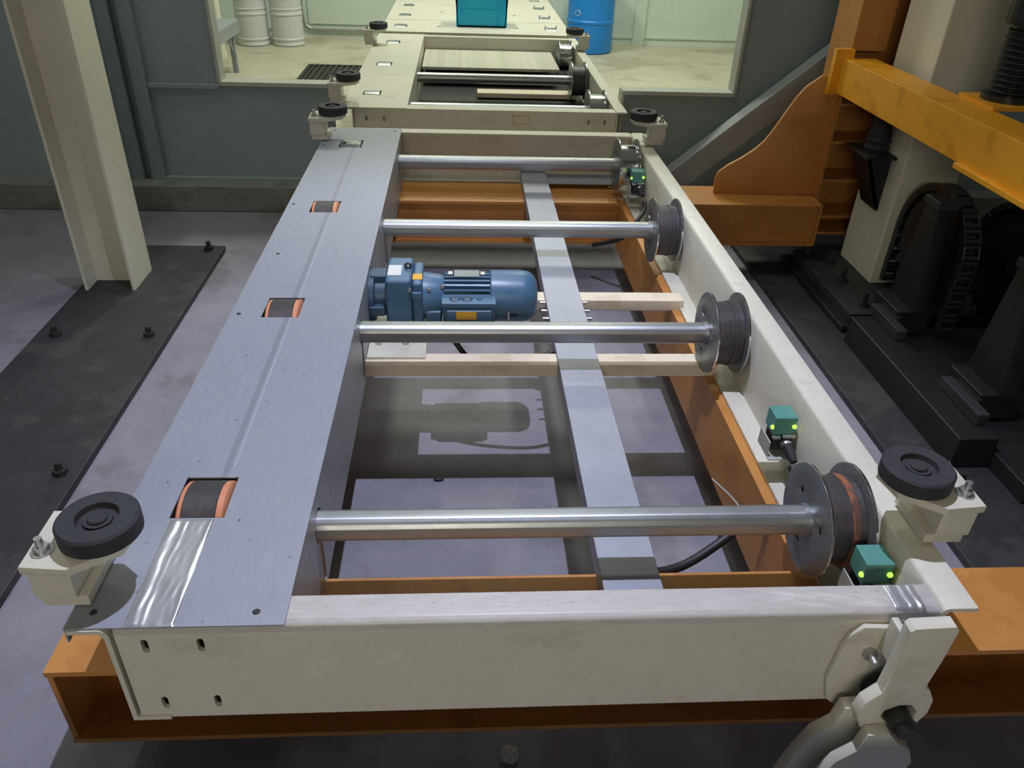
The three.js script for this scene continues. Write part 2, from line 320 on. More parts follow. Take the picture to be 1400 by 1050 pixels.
// ---------------------------------------------------------------- guide wheel units
function guideWheel(cx, cz, s, label) { // s = -1 left, 1 right
  const t = thing('guide_wheel', label, 'wheel', 'guide wheels at the frame corners', [cx, T, cz]);
  const X = (v) => -s * v;
  const pl = [[-.10, .069], [-.028, .076], [.04, .030], [.052, -.03], [.02, -.058], [-.10, -.058]].map(([x, z]) => [X(x), z]);
  obj('bracket_plate', prism(pl, .085, .101, 'y', [], .002), M.cream, t);
  obj('spacer_block', bx(X(-.098), X(-.035), .024, .085, -.05, .062, .003), M.cream, t);
  obj('foot_plate', bx(X(-.092), X(-.02), .0035, .024, -.055, .058, .002), M.cream, t);
  const w = obj('wheel', lathe([[.001, .105], [.058, .105], [.063, .109], [.063, .136], [.059, .140], [.033, .140], [.031, .130], [.022, .130], [.022, .134], [.001, .134]], [0, 0, 0]), M.rubber, t);
  obj('hub_cap', lathe([[.001, .139], [.013, .139], [.015, .137], [.015, .132], [.001, .132]], [0, 0, 0]), M.rubber, w);
  obj('axle', cyl([0, .101, 0], [0, .108, 0], .02), M.rubber, w);
  const b = obj('nut', [cyl([X(-.078), .101, .035], [X(-.078), .112, .035], .012, .012, 6), cyl([X(-.078), .112, .035], [X(-.078), .128, .035], .006)], M.steelBolt, t);
  obj('washer', cyl([X(-.078), .101, .035], [X(-.078), .103, .035], .017), M.steelBolt, b);
  return t;
}
guideWheel(-.572, -.955, -1, 'black rubber guide wheel at the near left corner, casting a round shadow');
guideWheel(.82, -1.066, 1, 'black rubber guide wheel at the near right corner beside the green sensor');
guideWheel(-.568, -3.6, -1, 'black rubber guide wheel at the far left corner of the main frame');
guideWheel(.82, -3.61, 1, 'black rubber guide wheel at the far right corner of the main frame');
guideWheel(-.584, -4.29, -1, 'black rubber guide wheel at the near left corner of the second conveyor');
guideWheel(-.575, -5.95, -1, 'black rubber guide wheel at the far left corner of the second conveyor');
guideWheel(.79, -5.93, 1, 'black rubber guide wheel in front of the blue barrel');

// ---------------------------------------------------------------- main conveyor frame
const ROLL = [-1.16, -1.94, -2.72, -3.505], AX = T - .076;
const coverColor = canvasTex(512, 2048, (c, w, h) => { // u across (x), v along z; canvas bottom = far end
  const X = (x) => (x + .616) / .335 * w, Z = (z) => h - (z + 3.76) / 2.907 * h;
  c.fillStyle = '#9295a0'; c.fillRect(0, 0, w, h);
  for (let i = 0; i < 9000; i++) { const v = 126 + rnd() * 44; c.fillStyle = `rgba(${v | 0},${v + 3 | 0},${v + 6 | 0},.10)`; const r = 3 + rnd() * 12; c.fillRect(rnd() * w, rnd() * h, r, r * (1 + rnd())); }
  c.strokeStyle = 'rgba(112,112,122,.42)'; c.lineWidth = 20; c.beginPath(); c.moveTo(X(-.465), Z(-1.22)); c.lineTo(X(-.468), Z(-3.45)); c.stroke(); // track worn by skid runners
  c.strokeStyle = 'rgba(190,190,196,.35)'; c.lineWidth = 7; c.beginPath(); c.moveTo(X(-.452), Z(-1.25)); c.lineTo(X(-.455), Z(-2.6)); c.stroke();
  for (let k = 0; k < 40; k++) { c.strokeStyle = `rgba(${205 + 30 * rnd() | 0},${205 + 30 * rnd() | 0},210,.10)`; c.lineWidth = 2 + 4 * rnd(); const x = X(-.5 + .12 * rnd()), z = Z(-2.9 - .35 * rnd()); c.beginPath(); c.moveTo(x, z); c.quadraticCurveTo(x + 60 * (rnd() - .5), z + 40 * (rnd() - .5), x + 150 * (rnd() - .3), z + 50 * (rnd() - .5)); c.stroke(); }
  for (let i = 0; i < 120; i++) { c.fillStyle = `rgba(50,50,56,${.2 + .5 * rnd()})`; c.beginPath(); c.ellipse(rnd() * w, rnd() * h, 1 + rnd() * 2, 1 + rnd() * 2, 0, 0, 7); c.fill(); }
});
const coverRough = canvasTex(256, 1024, (c, w, h) => {
  const X = (x) => (x + .616) / .335 * w, Z = (z) => h - (z + 3.76) / 2.907 * h;
  c.fillStyle = '#858585'; c.fillRect(0, 0, w, h);
  for (let i = 0; i < 3000; i++) { const v = 110 + rnd() * 60 | 0; c.fillStyle = `rgba(${v},${v},${v},.2)`; c.fillRect(rnd() * w, rnd() * h, 3 + rnd() * 9, 3 + rnd() * 9); }
}, false);
for (const t of [coverColor, coverRough]) { t.repeat.set(1 / .335, 1 / 2.907); t.offset.set(.616 / .335, 3.76 / 2.907); }
const coverMat = std({ map: coverColor, roughnessMap: coverRough, roughness: 1, metalness: .15 });
const beamTop = canvasTex(2048, 128, (c, w, h) => {
  c.fillStyle = '#b6b0ab'; c.fillRect(0, 0, w, h);
  for (let i = 0; i < 420; i++) { const v = rnd() < .5 ? 226 : 160; c.fillStyle = `rgba(${v},${v - 4},${v - 6},.09)`; c.beginPath(); c.ellipse(rnd() * w, rnd() * h, 8 + 34 * rnd(), 3 + 9 * rnd(), .6 * (rnd() - .5), 0, 7); c.fill(); }
  for (let i = 0; i < 90; i++) { c.strokeStyle = `rgba(70,64,62,${.1 + .4 * rnd()})`; c.lineWidth = .8 + rnd() * 1.6; const x = rnd() * w, y = h * (.55 + .4 * rnd()); c.beginPath(); c.moveTo(x, y); c.lineTo(x + 18 * rnd(), y + 5 * (rnd() - .5)); c.stroke(); }
  for (let k = 0; k < 30; k++) { c.fillStyle = 'rgba(236,233,228,.10)'; c.beginPath(); c.ellipse(w * (.8 + .12 * rnd()), h * (.25 + .5 * rnd()), 20 + 40 * rnd(), 4 + 8 * rnd(), -.25, 0, 7); c.fill(); }
});
beamTop.repeat.set(1 / 1.36, 1 / .06); beamTop.offset.set(.55 / 1.36, .915 / .06);
// crumpled foil tape stuck over the sheet: a fine grid with real folds
function tape(x0, x1, z0, z1, top, folds, seedAt) {
  const nx = 44, nz = 60, g = new THREE.PlaneGeometry(1, 1, nx, nz), p = g.attributes.position; seed = seedAt;
  const ph = Array.from({ length: 8 }, () => [rnd() * 6.28, rnd() * 6.28, 20 + rnd() * 60, rnd()]);
  for (let i = 0; i < p.count; i++) {
    const u = p.getX(i) + .5, v = p.getY(i) + .5, x = x0 + (x1 - x0) * u, z = z0 + (z1 - z0) * (1 - v);
    let h = .0012; for (const f of folds) h += f[1] * Math.exp(-(((u - f[0] - .03 * Math.sin(v * 5 + f[0] * 9)) / f[2]) ** 2));
    for (const [a, b, k, w] of ph) h += .00011 * Math.sin(x * k * 7 + a) * Math.sin(z * k * (.6 + 1.6 * w) + b);
    const e = Math.min(u, 1 - u) < .012 || Math.min(v, 1 - v) < .01; p.setXYZ(i, x, top(z) + (e ? .0001 : h), z);
  }
  g.computeVertexNormals(); return uvw(g);
}
const frame = thing('conveyor_frame', 'cream steel conveyor frame with a grey sheet cover along its left side', 'conveyor frame');
{
  const F = frame, B = .37;
  const slot = (x, y) => { const o = []; for (let i = 0; i <= 8; i++) o.push([x + .0055 * Math.cos(Math.PI * i / 8) , y + .01 + .0055 * Math.sin(Math.PI * i / 8)]); for (let i = 0; i <= 8; i++) o.push([x + .0055 * Math.cos(Math.PI + Math.PI * i / 8), y - .01 + .0055 * Math.sin(Math.PI + Math.PI * i / 8)]); return o; };
  // front beam: web with slots, rounded shoulder, top flange, bottom flange
  obj('front_beam_web', prism([[-.548, B], [.80, B], [.80, T - .0195], [-.548, T - .0195]], -.863, -.855, 'z', [slot(-.505, .553), slot(-.418, .553), slot(-.502, .409), slot(-.415, .41)]), M.cream, F);
  const sh = []; for (let i = 0; i <= 6; i++) { const a = Math.PI / 2 * i / 6; sh.push([-.871 + .016 * Math.cos(a), T - .0195 + .016 * Math.sin(a)]); }
  obj('front_beam_top', [prism([[-.915, T - .0115], [-.915, T - .0035], ...sh.slice().reverse(), [-.863, T - .0195], [-.866, T - .0115]], -.548, .80, 'x'), bx(-.548, .80, B, B + .008, -.94, -.863)], std({ map: beamTop, roughness: .42 }), F);
  const shoulder = (z) => T - .0035 - (z > -.871 ? .016 - Math.sqrt(Math.max(0, .016 ** 2 - (z + .871) ** 2)) : 0);
  obj('tape_strip', tape(.722, .776, -.914, -.858, shoulder, [[.2, .0014, .12], [.55, .0016, .10], [.85, .0012, .08]], 23), M.foil, F).userData.label = 'shiny crumpled foil tape';
  obj('rear_beam', [bx(-.548, .80, B, T - .0035, -3.78, -3.772), bx(-.548, .80, T - .0115, T - .0035, -3.772, -3.715), bx(-.548, .80, B, B + .008, -3.772, -3.71)], M.cream, F);
  // side channels, z shaped
  const zed = (s, x) => { const r = .016, a = []; // profile (x,y): top flange outward, web, bottom flange inward
    const P = (px, py) => [x + s * px, py];
    const o1 = []; for (let i = 0; i <= 5; i++) { const q = Math.PI / 2 * i / 5; o1.push(P(r - r * Math.sin(q) , T - .0035 - r + r * Math.cos(q))); }
    return [P(.062, T - .0035), ...o1, P(0, B + .008), P(-.055, B + .008), P(-.055, B), P(.008, B), P(.008, T - .022), P(.014, T - .0115), P(.062, T - .0115)]; };
  obj('side_channel', prism(zed(-1, -.553), -3.78, -.85, 'z'), M.cream, F);
  obj('side_rail', prism(zed(1, .803), -3.78, -.86, 'z'), M.cream, F);
  // sheet cover with roller windows
  const holes = ROLL.map((z) => [[-.534, z - .058], [-.436, z - .058], [-.436, z + .058], [-.534, z + .058]]);
  const cover = obj('cover_sheet', prism([[-.616, -3.76], [-.281, -3.76], [-.281, -.853], [-.616, -.853]], T - .003, T, 'y', holes), coverMat, F);
  obj('cover_lip', bx(-.619, -.616, T - .03, T, -3.76, -.853), M.galv, cover);
  for (const [x, z] of [[-.6, -1.13], [-.595, -1.9], [-.6, -2.74], [-.6, -3.48], [-.585, -3.72], [-.31, -3.72], [-.33, -.88], [-.585, -.885], [-.57, -2.3]]) obj('cover_screw', lathe([[.001, T + .002], [.004, T + .002], [.0065, T]], [x, 0, z], [0, 1, 0], 10), M.darkBolt, cover);
  obj('tape_strip', tape(-.530, -.452, -1.098, -.8535, () => T, [[.16, .0022, .10], [.36, .0010, .05], [.62, .0006, .2], [.93, .0012, .05]], 11), M.foil, cover).userData.label = 'shiny crumpled foil tape';
  // inner side sheet with shaft holes and drop slots
  const key = (z) => { const o = []; for (let i = 0; i <= 20; i++) { const a = -1.2 + (Math.PI * 2 - 2 * .37) * 0 + (Math.PI + 2.4) * i / 20; o.push([z + .036 * Math.cos(a), AX + .036 * Math.sin(a)]); } o.push([z - .013, .372], [z + .013, .372]); return o; };
  obj('inner_sheet', prism([[-3.715, .355], [-.916, .355], [-.916, T - .003], [-3.715, T - .003]], -.2835, -.281, 'x', ROLL.map(key)), M.galv, F);
  // cross beams for the drive
  for (const [z0, z1] of [[-2.025, -1.958], [-2.444, -2.38]]) { obj('cross_beam', [bx(-.5, .281, .365, .405, z0, z1, .003)], M.creamBeam, F); obj('cross_beam', [bx(.402, .76, .365, .405, z0, z1, .003)], M.creamBeam, F); }
  obj('motor_foot_plate', bx(-.279, -.107, .405, .413, -2.44, -1.99, .002), M.cream, F);
  for (const x of [-.25, -.17]) obj('foot_bolt', cyl([x, .413, -2.068], [x, .424, -2.068], .011, .011, 6), M.steelBolt, F);
  // grey tray
  const tr = obj('cable_tray', [bx(.281, .402, .36, .415, -3.77, -.93, .002)], M.tray, F);
  for (const z of [-2.37, -2.31, -2.255, -2.20]) obj('tray_bolt', [cyl([.262, .40, z], [.281, .40, z], .005), cyl([.402, .40, z], [.423, .40, z], .005)], M.steelBolt, tr);
  obj('tray_tab', bx(.402, .76, .39, .394, -3.77, -3.63), M.tray, F);
}

// ---------------------------------------------------------------- rollers
function roller(z, kind, label) {
  const t = thing('roller', label, 'roller', 'flanged rollers of the main frame', [0, AX, z]);
  const xl = .697, xr = .782, shiny = kind === 'steel', R = .09, FR = .115;
  const shaft = obj('shaft', lathe([[.001, -.555], [.02, -.555], [.02, -.286], [.029, -.286], [.03, -.285], [.03, .697], [.02, .698], [.02, .801], [.001, .801]], [0, 0, 0], [1, 0, 0]), M.zinc, t);
  obj('collar', lathe([[.034, -.300], [.036, -.298], [.036, -.288], [.031, -.286]], [0, 0, 0], [1, 0, 0]), M.zinc, shaft);
  obj('tread', lathe([[.02, xl + .006], [R, xl + .006], [R, xr - .002], [.02, xr - .002]], [0, 0, 0], [1, 0, 0], 56), shiny ? M.chrome : M.tread, t);
  if (!shiny) obj('urethane_band', lathe([[R + .001, xr - .03], [R + .003, xr - .028], [R + .003, xr - .017], [R + .001, xr - .015]], [0, 0, 0], [1, 0, 0], 56), kind === 'near' ? M.wornUrethane : M.tread, t);
  const cut = (k) => { const a = k * Math.PI * 2 / 3 + .35, c = [.062 * Math.cos(a), .062 * Math.sin(a)], u = [-Math.sin(a), Math.cos(a)], v = [Math.cos(a), Math.sin(a)]; return [[-1, -1], [1, -1], [1, 1], [-1, 1]].map(([p, q]) => [c[0] + u[0] * p * .009 + v[0] * q * .006, c[1] + u[1] * p * .009 + v[1] * q * .006]); };
  obj('flange', prism(circle(0, 0, FR, 64), xl, xl + .006, 'x', [cut(0), cut(1), cut(2)], .001), M.flange, t);
  obj('flange', prism(circle(0, 0, FR, 64), xr, xr + .006, 'x', [], .001), M.flange, t);
  for (const x of [xl, xr]) obj('flange_rim', lathe([[FR - .0005, x + .0005], [FR + .0015, x + .001], [FR + .0015, x + .005], [FR - .0005, x + .0055]], [0, 0, 0], [1, 0, 0], 64), M.chrome, t);
  obj('hub', cyl([xl - .012, 0, 0], [xl, 0, 0], .034), M.zinc, t);
  // the matching drum under the cover window
  obj('cover_drum', lathe([[.02, -.518], [R - .002, -.518], [R, -.516], [R, -.456], [R - .002, -.454], [.02, -.454]], [0, 0, 0], [1, 0, 0], 56), shiny ? M.chrome : M.tread, t);
  obj('drum_rim', [lathe([[.02, -.527], [R - .004, -.527], [R - .001, -.524], [R - .001, -.518], [.02, -.518]], [0, 0, 0], [1, 0, 0], 56), lathe([[.02, -.454], [R - .001, -.454], [R - .001, -.443], [R - .006, -.440], [.02, -.440]], [0, 0, 0], [1, 0, 0], 56)], shiny ? M.flange : M.urethane, t);
  return t;
}
roller(ROLL[0], 'near', 'zinc plated shaft and flanged roller nearest the camera, between the two near green sensors');
roller(ROLL[1], 'dark', 'second zinc plated shaft and flanged roller, just in front of the blue motor');
roller(ROLL[2], 'dark', 'third zinc plated shaft and flanged roller, just behind the blue motor');
roller(ROLL[3], 'steel', 'farthest shaft of the main frame with a bright steel roller');

// ---------------------------------------------------------------- gearmotor
{
  const t = thing('gearmotor', 'blue gearmotor lying between the two middle shafts', 'motor', null, [0, T - .09, -2.2]);
  const d = [1, 0, 0];
  obj('output_flange', [lathe([[.001, -.28], [.078, -.28], [.078, -.265], [.062, -.262], [.062, -.228], [.001, -.228]], [0, 0, 0], d), bx(-.275, -.228, .05, .078, -.03, .03, .004), bx(-.278, -.232, -.03, .0, .055, .085, .004)], M.blueDark, t);
  const gb = obj('gearbox', [bx(-.228, -.150, -.092, .090, -.085, .085, .011), bx(-.150, -.118, -.085, .078, -.078, .078, .010), lathe([[.001, -.118], [.072, -.118], [.066, -.07], [.058, -.052], [.001, -.052]], [0, 0, 0], d), bx(-.112, -.062, -.10, -.02, .02, .07, .006), bx(-.15, -.12, .03, .05, .07, .086, .004)], M.blue, t);
  obj('label_sticker', bx(-.222, -.182, .0895, .0915, -.02, .052), M.sticker, gb);
  obj('warning_sticker', bx(-.148, -.120, .0775, .0795, .015, .055), M.yellowSticker, gb);
  obj('lifting_eye', lathe([[.006, -.006], [.012, 0], [.006, .006]], [-.163, .098, .0], [0, 0, 1]), M.darkBolt, gb);
  for (const [x, y, z] of [[-.155, .06, .083], [-.155, -.05, .083], [-.10, .045, .052], [-.06, .05, .04]]) obj('screw', cyl([x, y, z], [x, y, z + .008], .006, .006, 6), M.steelBolt, gb);
  const fins = []; for (let k = 0; k < 28; k++) { const a = k / 28 * Math.PI * 2; const b = bx(-.055, .086, .056, .073, -.0028, .0028); b.rotateX(a); fins.push(uvw(b)); }
  const st = obj('stator_body', [lathe([[.001, -.056], [.06, -.056], [.06, .088], [.001, .088]], [0, 0, 0], d), ...fins], M.blue, t);
  obj('name_plate', bx(-.024, .052, .073, .0755, -.022, .024), M.namePlate, st);
  for (const x of [-.036, .062]) obj('clip', bx(x - .008, x + .008, .07, .078, -.01, .01, .002), M.steelBolt, st);
  const fc = obj('fan_cover', lathe([[.001, .232], [.03, .232], [.05, .229], [.066, .219], [.076, .203], [.079, .185], [.079, .088], [.074, .084], [.001, .084]], [0, 0, 0], d, 48), M.blue, t);
  obj('cover_slot', bx(.145, .17, -.034, -.022, .071, .076, .002), M.blackPlastic, fc);
  obj('cover_tab', bx(.138, .143, -.045, -.018, .072, .079, .001), M.steelBolt, fc);
  const tb = obj('terminal_box', [bx(-.058, .098, -.08, .022, .03, .11, .004), bx(-.062, .102, .016, .032, .025, .117, .004), bx(-.048, .088, -.07, .008, .11, .12, .004)], M.blue, t);
  for (const [x, z, r] of [[-.022, .088, .017], [.014, .088, .017], [.052, .088, .009]]) obj('cable_gland_plug', lathe([[.001, .035], [r - .004, .036], [r - .001, .034], [r, .031]], [x, 0, z]), M.blueDark, tb);
  obj('box_label', bx(-.018, .042, -.02, .006, .12, .1212), M.yellowSticker, tb);
  obj('pointer_plate', bx(.028, .082, .032, .035, .035, .052), M.blueDark, tb);
}
tag(obj('motor_cable', tube([[-.03, .402, -2.12], [.02, .35, -2.09], [.10, .325, -2.07], [.19, .33, -2.06], [.245, .37, -2.06], [.279, .385, -2.07]], .009), M.blackPlastic), 'black motor cable running beneath the blue gearmotor to the grey tray', 'cable');

// ---------------------------------------------------------------- sensors
function sensor(z, label, y = .53) {
  const t = thing('proximity_sensor', label, 'sensor', 'proximity sensors by the rollers', [.768, y, z]);
  const h = obj('head', bx(-.027, .027, -.03, .02, -.028, .026, .003), M.sensor, t);
  for (const p of [[.021, -.004, .028], [-.028, -.010, .020]]) obj('led', uvw(new THREE.SphereGeometry(.0055, 12, 8).translate(...p)), M.led, h);
  const base = obj('base_block', bx(-.022, .026, -.075, -.03, -.024, .024, .003), M.blackPlastic, t);
  obj('clamp', [bx(-.004, .028, -.034, -.026, .024, .036, .002), bx(-.026, -.008, -.038, -.03, .022, .034, .002)], M.steelBolt, base);
  obj('mount_bracket', [bx(-.033, -.030, -.085, -.045, -.03, .035), bx(-.033, .03, -.088, -.085, -.03, .05)], M.trim, t);
  const c = obj('plug', [lathe([[.001, 0], [.013, 0], [.013, .012], [.011, .016], [.013, .02], [.012, .045], [.008, .062], [.001, .062]], [.008, -.048, .024], [.12, -.35, 1])], M.rubber, t);
  obj('plug_ring', lathe([[.0132, .004], [.0138, .006], [.0138, .014], [.0132, .016]], [.008, -.048, .024], [.12, -.35, 1]), M.steelBolt, c);
  return t;
}
sensor(-1.505, 'green proximity sensor on the right rail between the first and second rollers');
sensor(-1.018, 'green proximity sensor nearest the camera, in front of the first roller', .545);
sensor(-3.355, 'small green proximity sensor beside the farthest roller of the main frame');
tag(obj('sensor_cable', tube([[.777, .455, -1.415], [.78, .43, -1.36], [.765, .42, -1.30], [.735, .405, -1.32], [.70, .37, -1.36], [.62, .31, -1.33], [.50, .28, -1.27], [.42, .30, -1.24], [.39, .355, -1.24]], .011), M.blackPlastic), 'black sensor cable sagging from the right rail to the grey tray', 'cable');
tag(obj('sensor_cable', tube([[.79, .44, -3.255], [.785, .42, -3.22], [.74, .39, -3.15], [.70, .30, -3.2], [.6, .2, -3.35]], .010), M.blackPlastic), 'black sensor cable hanging beside the farthest roller', 'cable');
tag(obj('cable_tie', tube([[.655, .375, -1.345], [.635, .39, -1.38], [.598, .405, -1.433]], .0022, 12, 6), M.trim), 'thin white cable tie end sticking up beside the near roller', 'cable tie');
tag(obj('cable_tie', tube([[.785, .40, -3.43], [.74, .402, -3.5], [.688, .40, -3.577]], .0022, 12, 6), M.trim), 'thin white cable tie end sticking out beside the farthest roller', 'cable tie');

// ---------------------------------------------------------------- coupling lever at the near right corner
{
  const t = thing('coupling_lever', 'cream steel latch lever on a pivot at the near right end of the beam', 'lever');
  const Y = (r) => 1.6 + r;
  obj('mount_plate', prism([[.641, Y(-1.073)], [.648, Y(-1.045)], [.668, Y(-1.026)], [.745, Y(-1.03)], [.755, Y(-1.10)], [.75, Y(-1.2)], [.71, Y(-1.235)], [.668, Y(-1.232)], [.648, Y(-1.214)], [.635, Y(-1.16)]], -.855, -.843, 'z', [], .002), M.cream, t);
  for (const [x, y] of [[.690, -1.086], [.683, -1.216]]) obj('bolt', [cyl([x, Y(y), -.843], [x, Y(y), -.832], .0125, .0125, 6), cyl([x, Y(y), -.832], [x, Y(y), -.815], .0065)], M.steelBolt, t);
  obj('pivot_boss', cyl([.738, Y(-1.165), -.843], [.745, Y(-1.175), -.80], .042, .036), M.machine, t);
  const z0 = -.80, z1 = -.776;
  // arm plate: flat head, neck, rounded claw with an open mouth round the pin
  const ar = [[.697, -.951], [.762, -.948], [.769, -.958], [.766, -1.03], [.760, -1.096], [.772, -1.106], [.785, -1.132], [.786, -1.165], [.775, -1.192], [.764, -1.180], [.765, -1.160], [.750, -1.142], [.728, -1.142], [.708, -1.155], [.706, -1.172], [.722, -1.19], [.73, -1.206], [.70, -1.214], [.676, -1.198], [.662, -1.165], [.668, -1.135], [.690, -1.108], [.693, -1.03], [.691, -.958]].map(([x, y]) => [x, Y(y)]);
  obj('claw_arm', prism(ar, z0, z1, 'z', [], .0025), M.cream, t);
  obj('stop_lug', bx(.704, .716, Y(-1.075), Y(-1.0), -.843, -.80, .002), M.cream, t);
  const lo = [[.68, -1.19], [.716, -1.186], [.735, -1.21], [.768, -1.238], [.782, -1.275], [.765, -1.33], [.745, -1.40], [.60, -1.42], [.622, -1.32], [.642, -1.265], [.672, -1.235]].map(([x, y]) => [x, Y(y)]);
  obj('lower_arm', prism(lo, z0 + .0245, z1 + .022, 'z', [], .0025), M.cream, t);
  obj('lower_arm', prism(lo.map(([x, y]) => [x - .022, y + .006]), z0 - .026, z0 - .002, 'z', [], .0025), M.cream, t);
  obj('pivot_pin', [cyl([.732, Y(-1.168), z0 - .02], [.735, Y(-1.171), z1 + .02], .02), cyl([.735, Y(-1.171), z1 + .018], [.736, Y(-1.172), z1 + .034], .017, .017, 6)], M.darkBolt, t);
}

// ---------------------------------------------------------------- machine on the right (floor plate, pedestal, blocks, chain wheels)
{
  const fp = thing('floor_plate', 'long black floor plate under the dark machinery right of the frame', 'plate');
  obj('plate', bx(1.42, 3.0, 0, .028, -4.05, -.95, .004), M.black, fp);
  for (const [x, z] of [[1.62, -2.62], [1.585, -1.86]]) obj('anchor_bolt', [cyl([x, .028, z], [x, .042, z], .022, .022, 6), cyl([x, .042, z], [x, .065, z], .011)], M.darkBolt, fp);
  const ped = thing('pedestal_plate', 'thick black double plate bolted under the cream box column', 'plate');
  obj('lower_plate', bx(1.60, 2.3, .028, .058, -3.60, -2.84, .004), M.machine, ped);
  obj('upper_plate', bx(1.64, 2.3, .058, .10, -3.56, -2.87, .004), M.black, ped);
  for (const [x, z] of [[1.70, -3.52], [1.74, -3.2], [1.73, -2.95], [1.76, -3.4]]) obj('anchor_bolt', [cyl([x, .10, z], [x, .115, z], .022, .022, 6), cyl([x, .115, z], [x, .165, z], .011)], M.darkBolt, ped);
  const col = thing('box_column', 'cream box column rising behind the yellow carriage arm', 'column');
  obj('shaft', bx(1.855, 2.11, .10, 4.4, -3.5, -3.175, .006), M.creamColumn, col);
  const bf = thing('rubber_buffer', 'black buffer on a tapered bracket fixed to the cream box column', 'buffer');
  bf.position.set(.02, .135, 0);
  obj('plate', bx(1.70, 1.833, .508, .522, -3.47, -3.24, .002), M.machine, bf);
  obj('gusset', [prism([[1.72, .508], [1.833, .508], [1.833, .27], [1.815, .28]], -3.42, -3.40, 'z'), prism([[1.72, .508], [1.833, .508], [1.833, .27], [1.815, .28]], -3.30, -3.28, 'z'), prism([[1.715, .508], [1.735, .508], [1.835, .285], [1.82, .275]], -3.42, -3.28, 'z')], M.machine, bf);
  obj('pad', lathe([[.001, 0], [.05, 0], [.055, .015], [.048, .03], [.055, .045], [.048, .06], [.05, .075], [.04, .09], [.04, .2], [.001, .2]], [1.785, .522, -3.35]), M.rubber, bf);
  const bar = thing('machine_bed', 'long black bed block lying on the floor plate right of the frame', 'block');
  obj('block', bx(1.585, 1.72, .028, .145, -2.77, -1.93, .005), M.machine, bar);
  obj('step', bx(1.72, 2.9, .028, .09, -2.77, -1.75, .005), M.machine, bar);
  const stand = (z, zp, label) => {
    const s = thing('bearing_stand', label, 'stand');
    obj('foot', bx(1.735, 1.88, .101, .20, z - .10, z + .10, .005), M.machine, s);
    obj('pad', bx(1.672, 1.712, .146, .19, zp - .12, zp + .12, .004), M.black, s);
    obj('tie', bx(1.70, 1.74, .15, .185, (z + zp) / 2 - .07, (z + zp) / 2 + .07, .003), M.machine, s);
    obj('upright', prism([[z - .10, .20], [z + .10, .20], [z + .045, .60], [z - .045, .60]], 1.795, 1.865, 'x', [], .004), M.machine, s);
    obj('cap', bx(1.785, 1.875, .60, .635, z - .055, z + .055, .006), M.black, s);
    return s;
  };
  stand(-2.80, -2.68, 'black tapered bearing stand nearer the cream box column');
  stand(-2.20, -2.12, 'black tapered bearing stand nearer the camera, behind the bed block');
  // chain wheels with roller chains
  const linkG = mergeGeometries([bx(-.030, .030, -.016, .016, -.034, -.026, .006), bx(-.030, .030, -.016, .016, .026, .034, .006), cyl([-.019, 0, -.026], [-.019, 0, .026], .013, .013, 12), cyl([.019, 0, -.026], [.019, 0, .026], .013, .013, 12)]);
  const chainWheel = (x, y, z, r, label, labelC) => {
    const w = thing('chain_wheel', label, 'sprocket', 'sprockets of the lift drive', [x, y, z]);
    const teeth = []; const n = 26; for (let i = 0; i < n; i++) { const a = i / n * 2 * Math.PI; teeth.push([(r - .025) * Math.cos(a), (r - .025) * Math.sin(a)], [(r + .005) * Math.cos(a + .07), (r + .005) * Math.sin(a + .07)], [(r + .005) * Math.cos(a + .13), (r + .005) * Math.sin(a + .13)], [(r - .025) * Math.cos(a + .2), (r - .025) * Math.sin(a + .2)]); }
    obj('disc', prism(teeth, -.02, .02, 'x'), M.chain, w);
    obj('hub', cyl([-.03, 0, 0], [.03, 0, 0], .06), M.chain, w);
    obj('axle', cyl([-.036, 0, 0], [.1, 0, 0], .03), M.chain, w);
    const c = thing('roller_chain', labelC, 'chain', 'roller chains of the lift drive', [x, y, z]);
    const R = r + .008, step = .058, arc = Math.PI * R, total = arc + 2 * (y - .16), k = Math.floor(total / step);
    for (let i = 0; i <= k; i++) {
      const s = i * total / k, down = y - .16; let py, pz, a;
      if (s < down) { py = -down + s; pz = R; a = Math.PI / 2; } else if (s < down + arc) { const q = (s - down) / R; py = R * Math.sin(q); pz = R * Math.cos(q); a = Math.PI / 2 + q; } else { py = -(s - down - arc); pz = -R; a = -Math.PI / 2; }
      const m = new THREE.Mesh(linkG, M.chain); m.name = 'link'; m.castShadow = m.receiveShadow = true;
      m.rotation.order = 'YXZ'; m.rotation.set(0, -Math.PI / 2, a - 0); m.position.set(0, py, pz); c.add(m);
    }
  };
  chainWheel(1.925, .385, -2.91, .235, 'black chain wheel nearest the cream box column', 'black roller chain looped over the wheel nearest the cream box column');
  chainWheel(2.13, .385, -2.70, .235, 'black chain wheel in the middle of the three', 'black roller chain looped over the middle chain wheel');
  chainWheel(2.34, .385, -2.45, .235, 'black chain wheel farthest right beneath the carriage arm', 'black roller chain farthest right beneath the carriage arm');
}

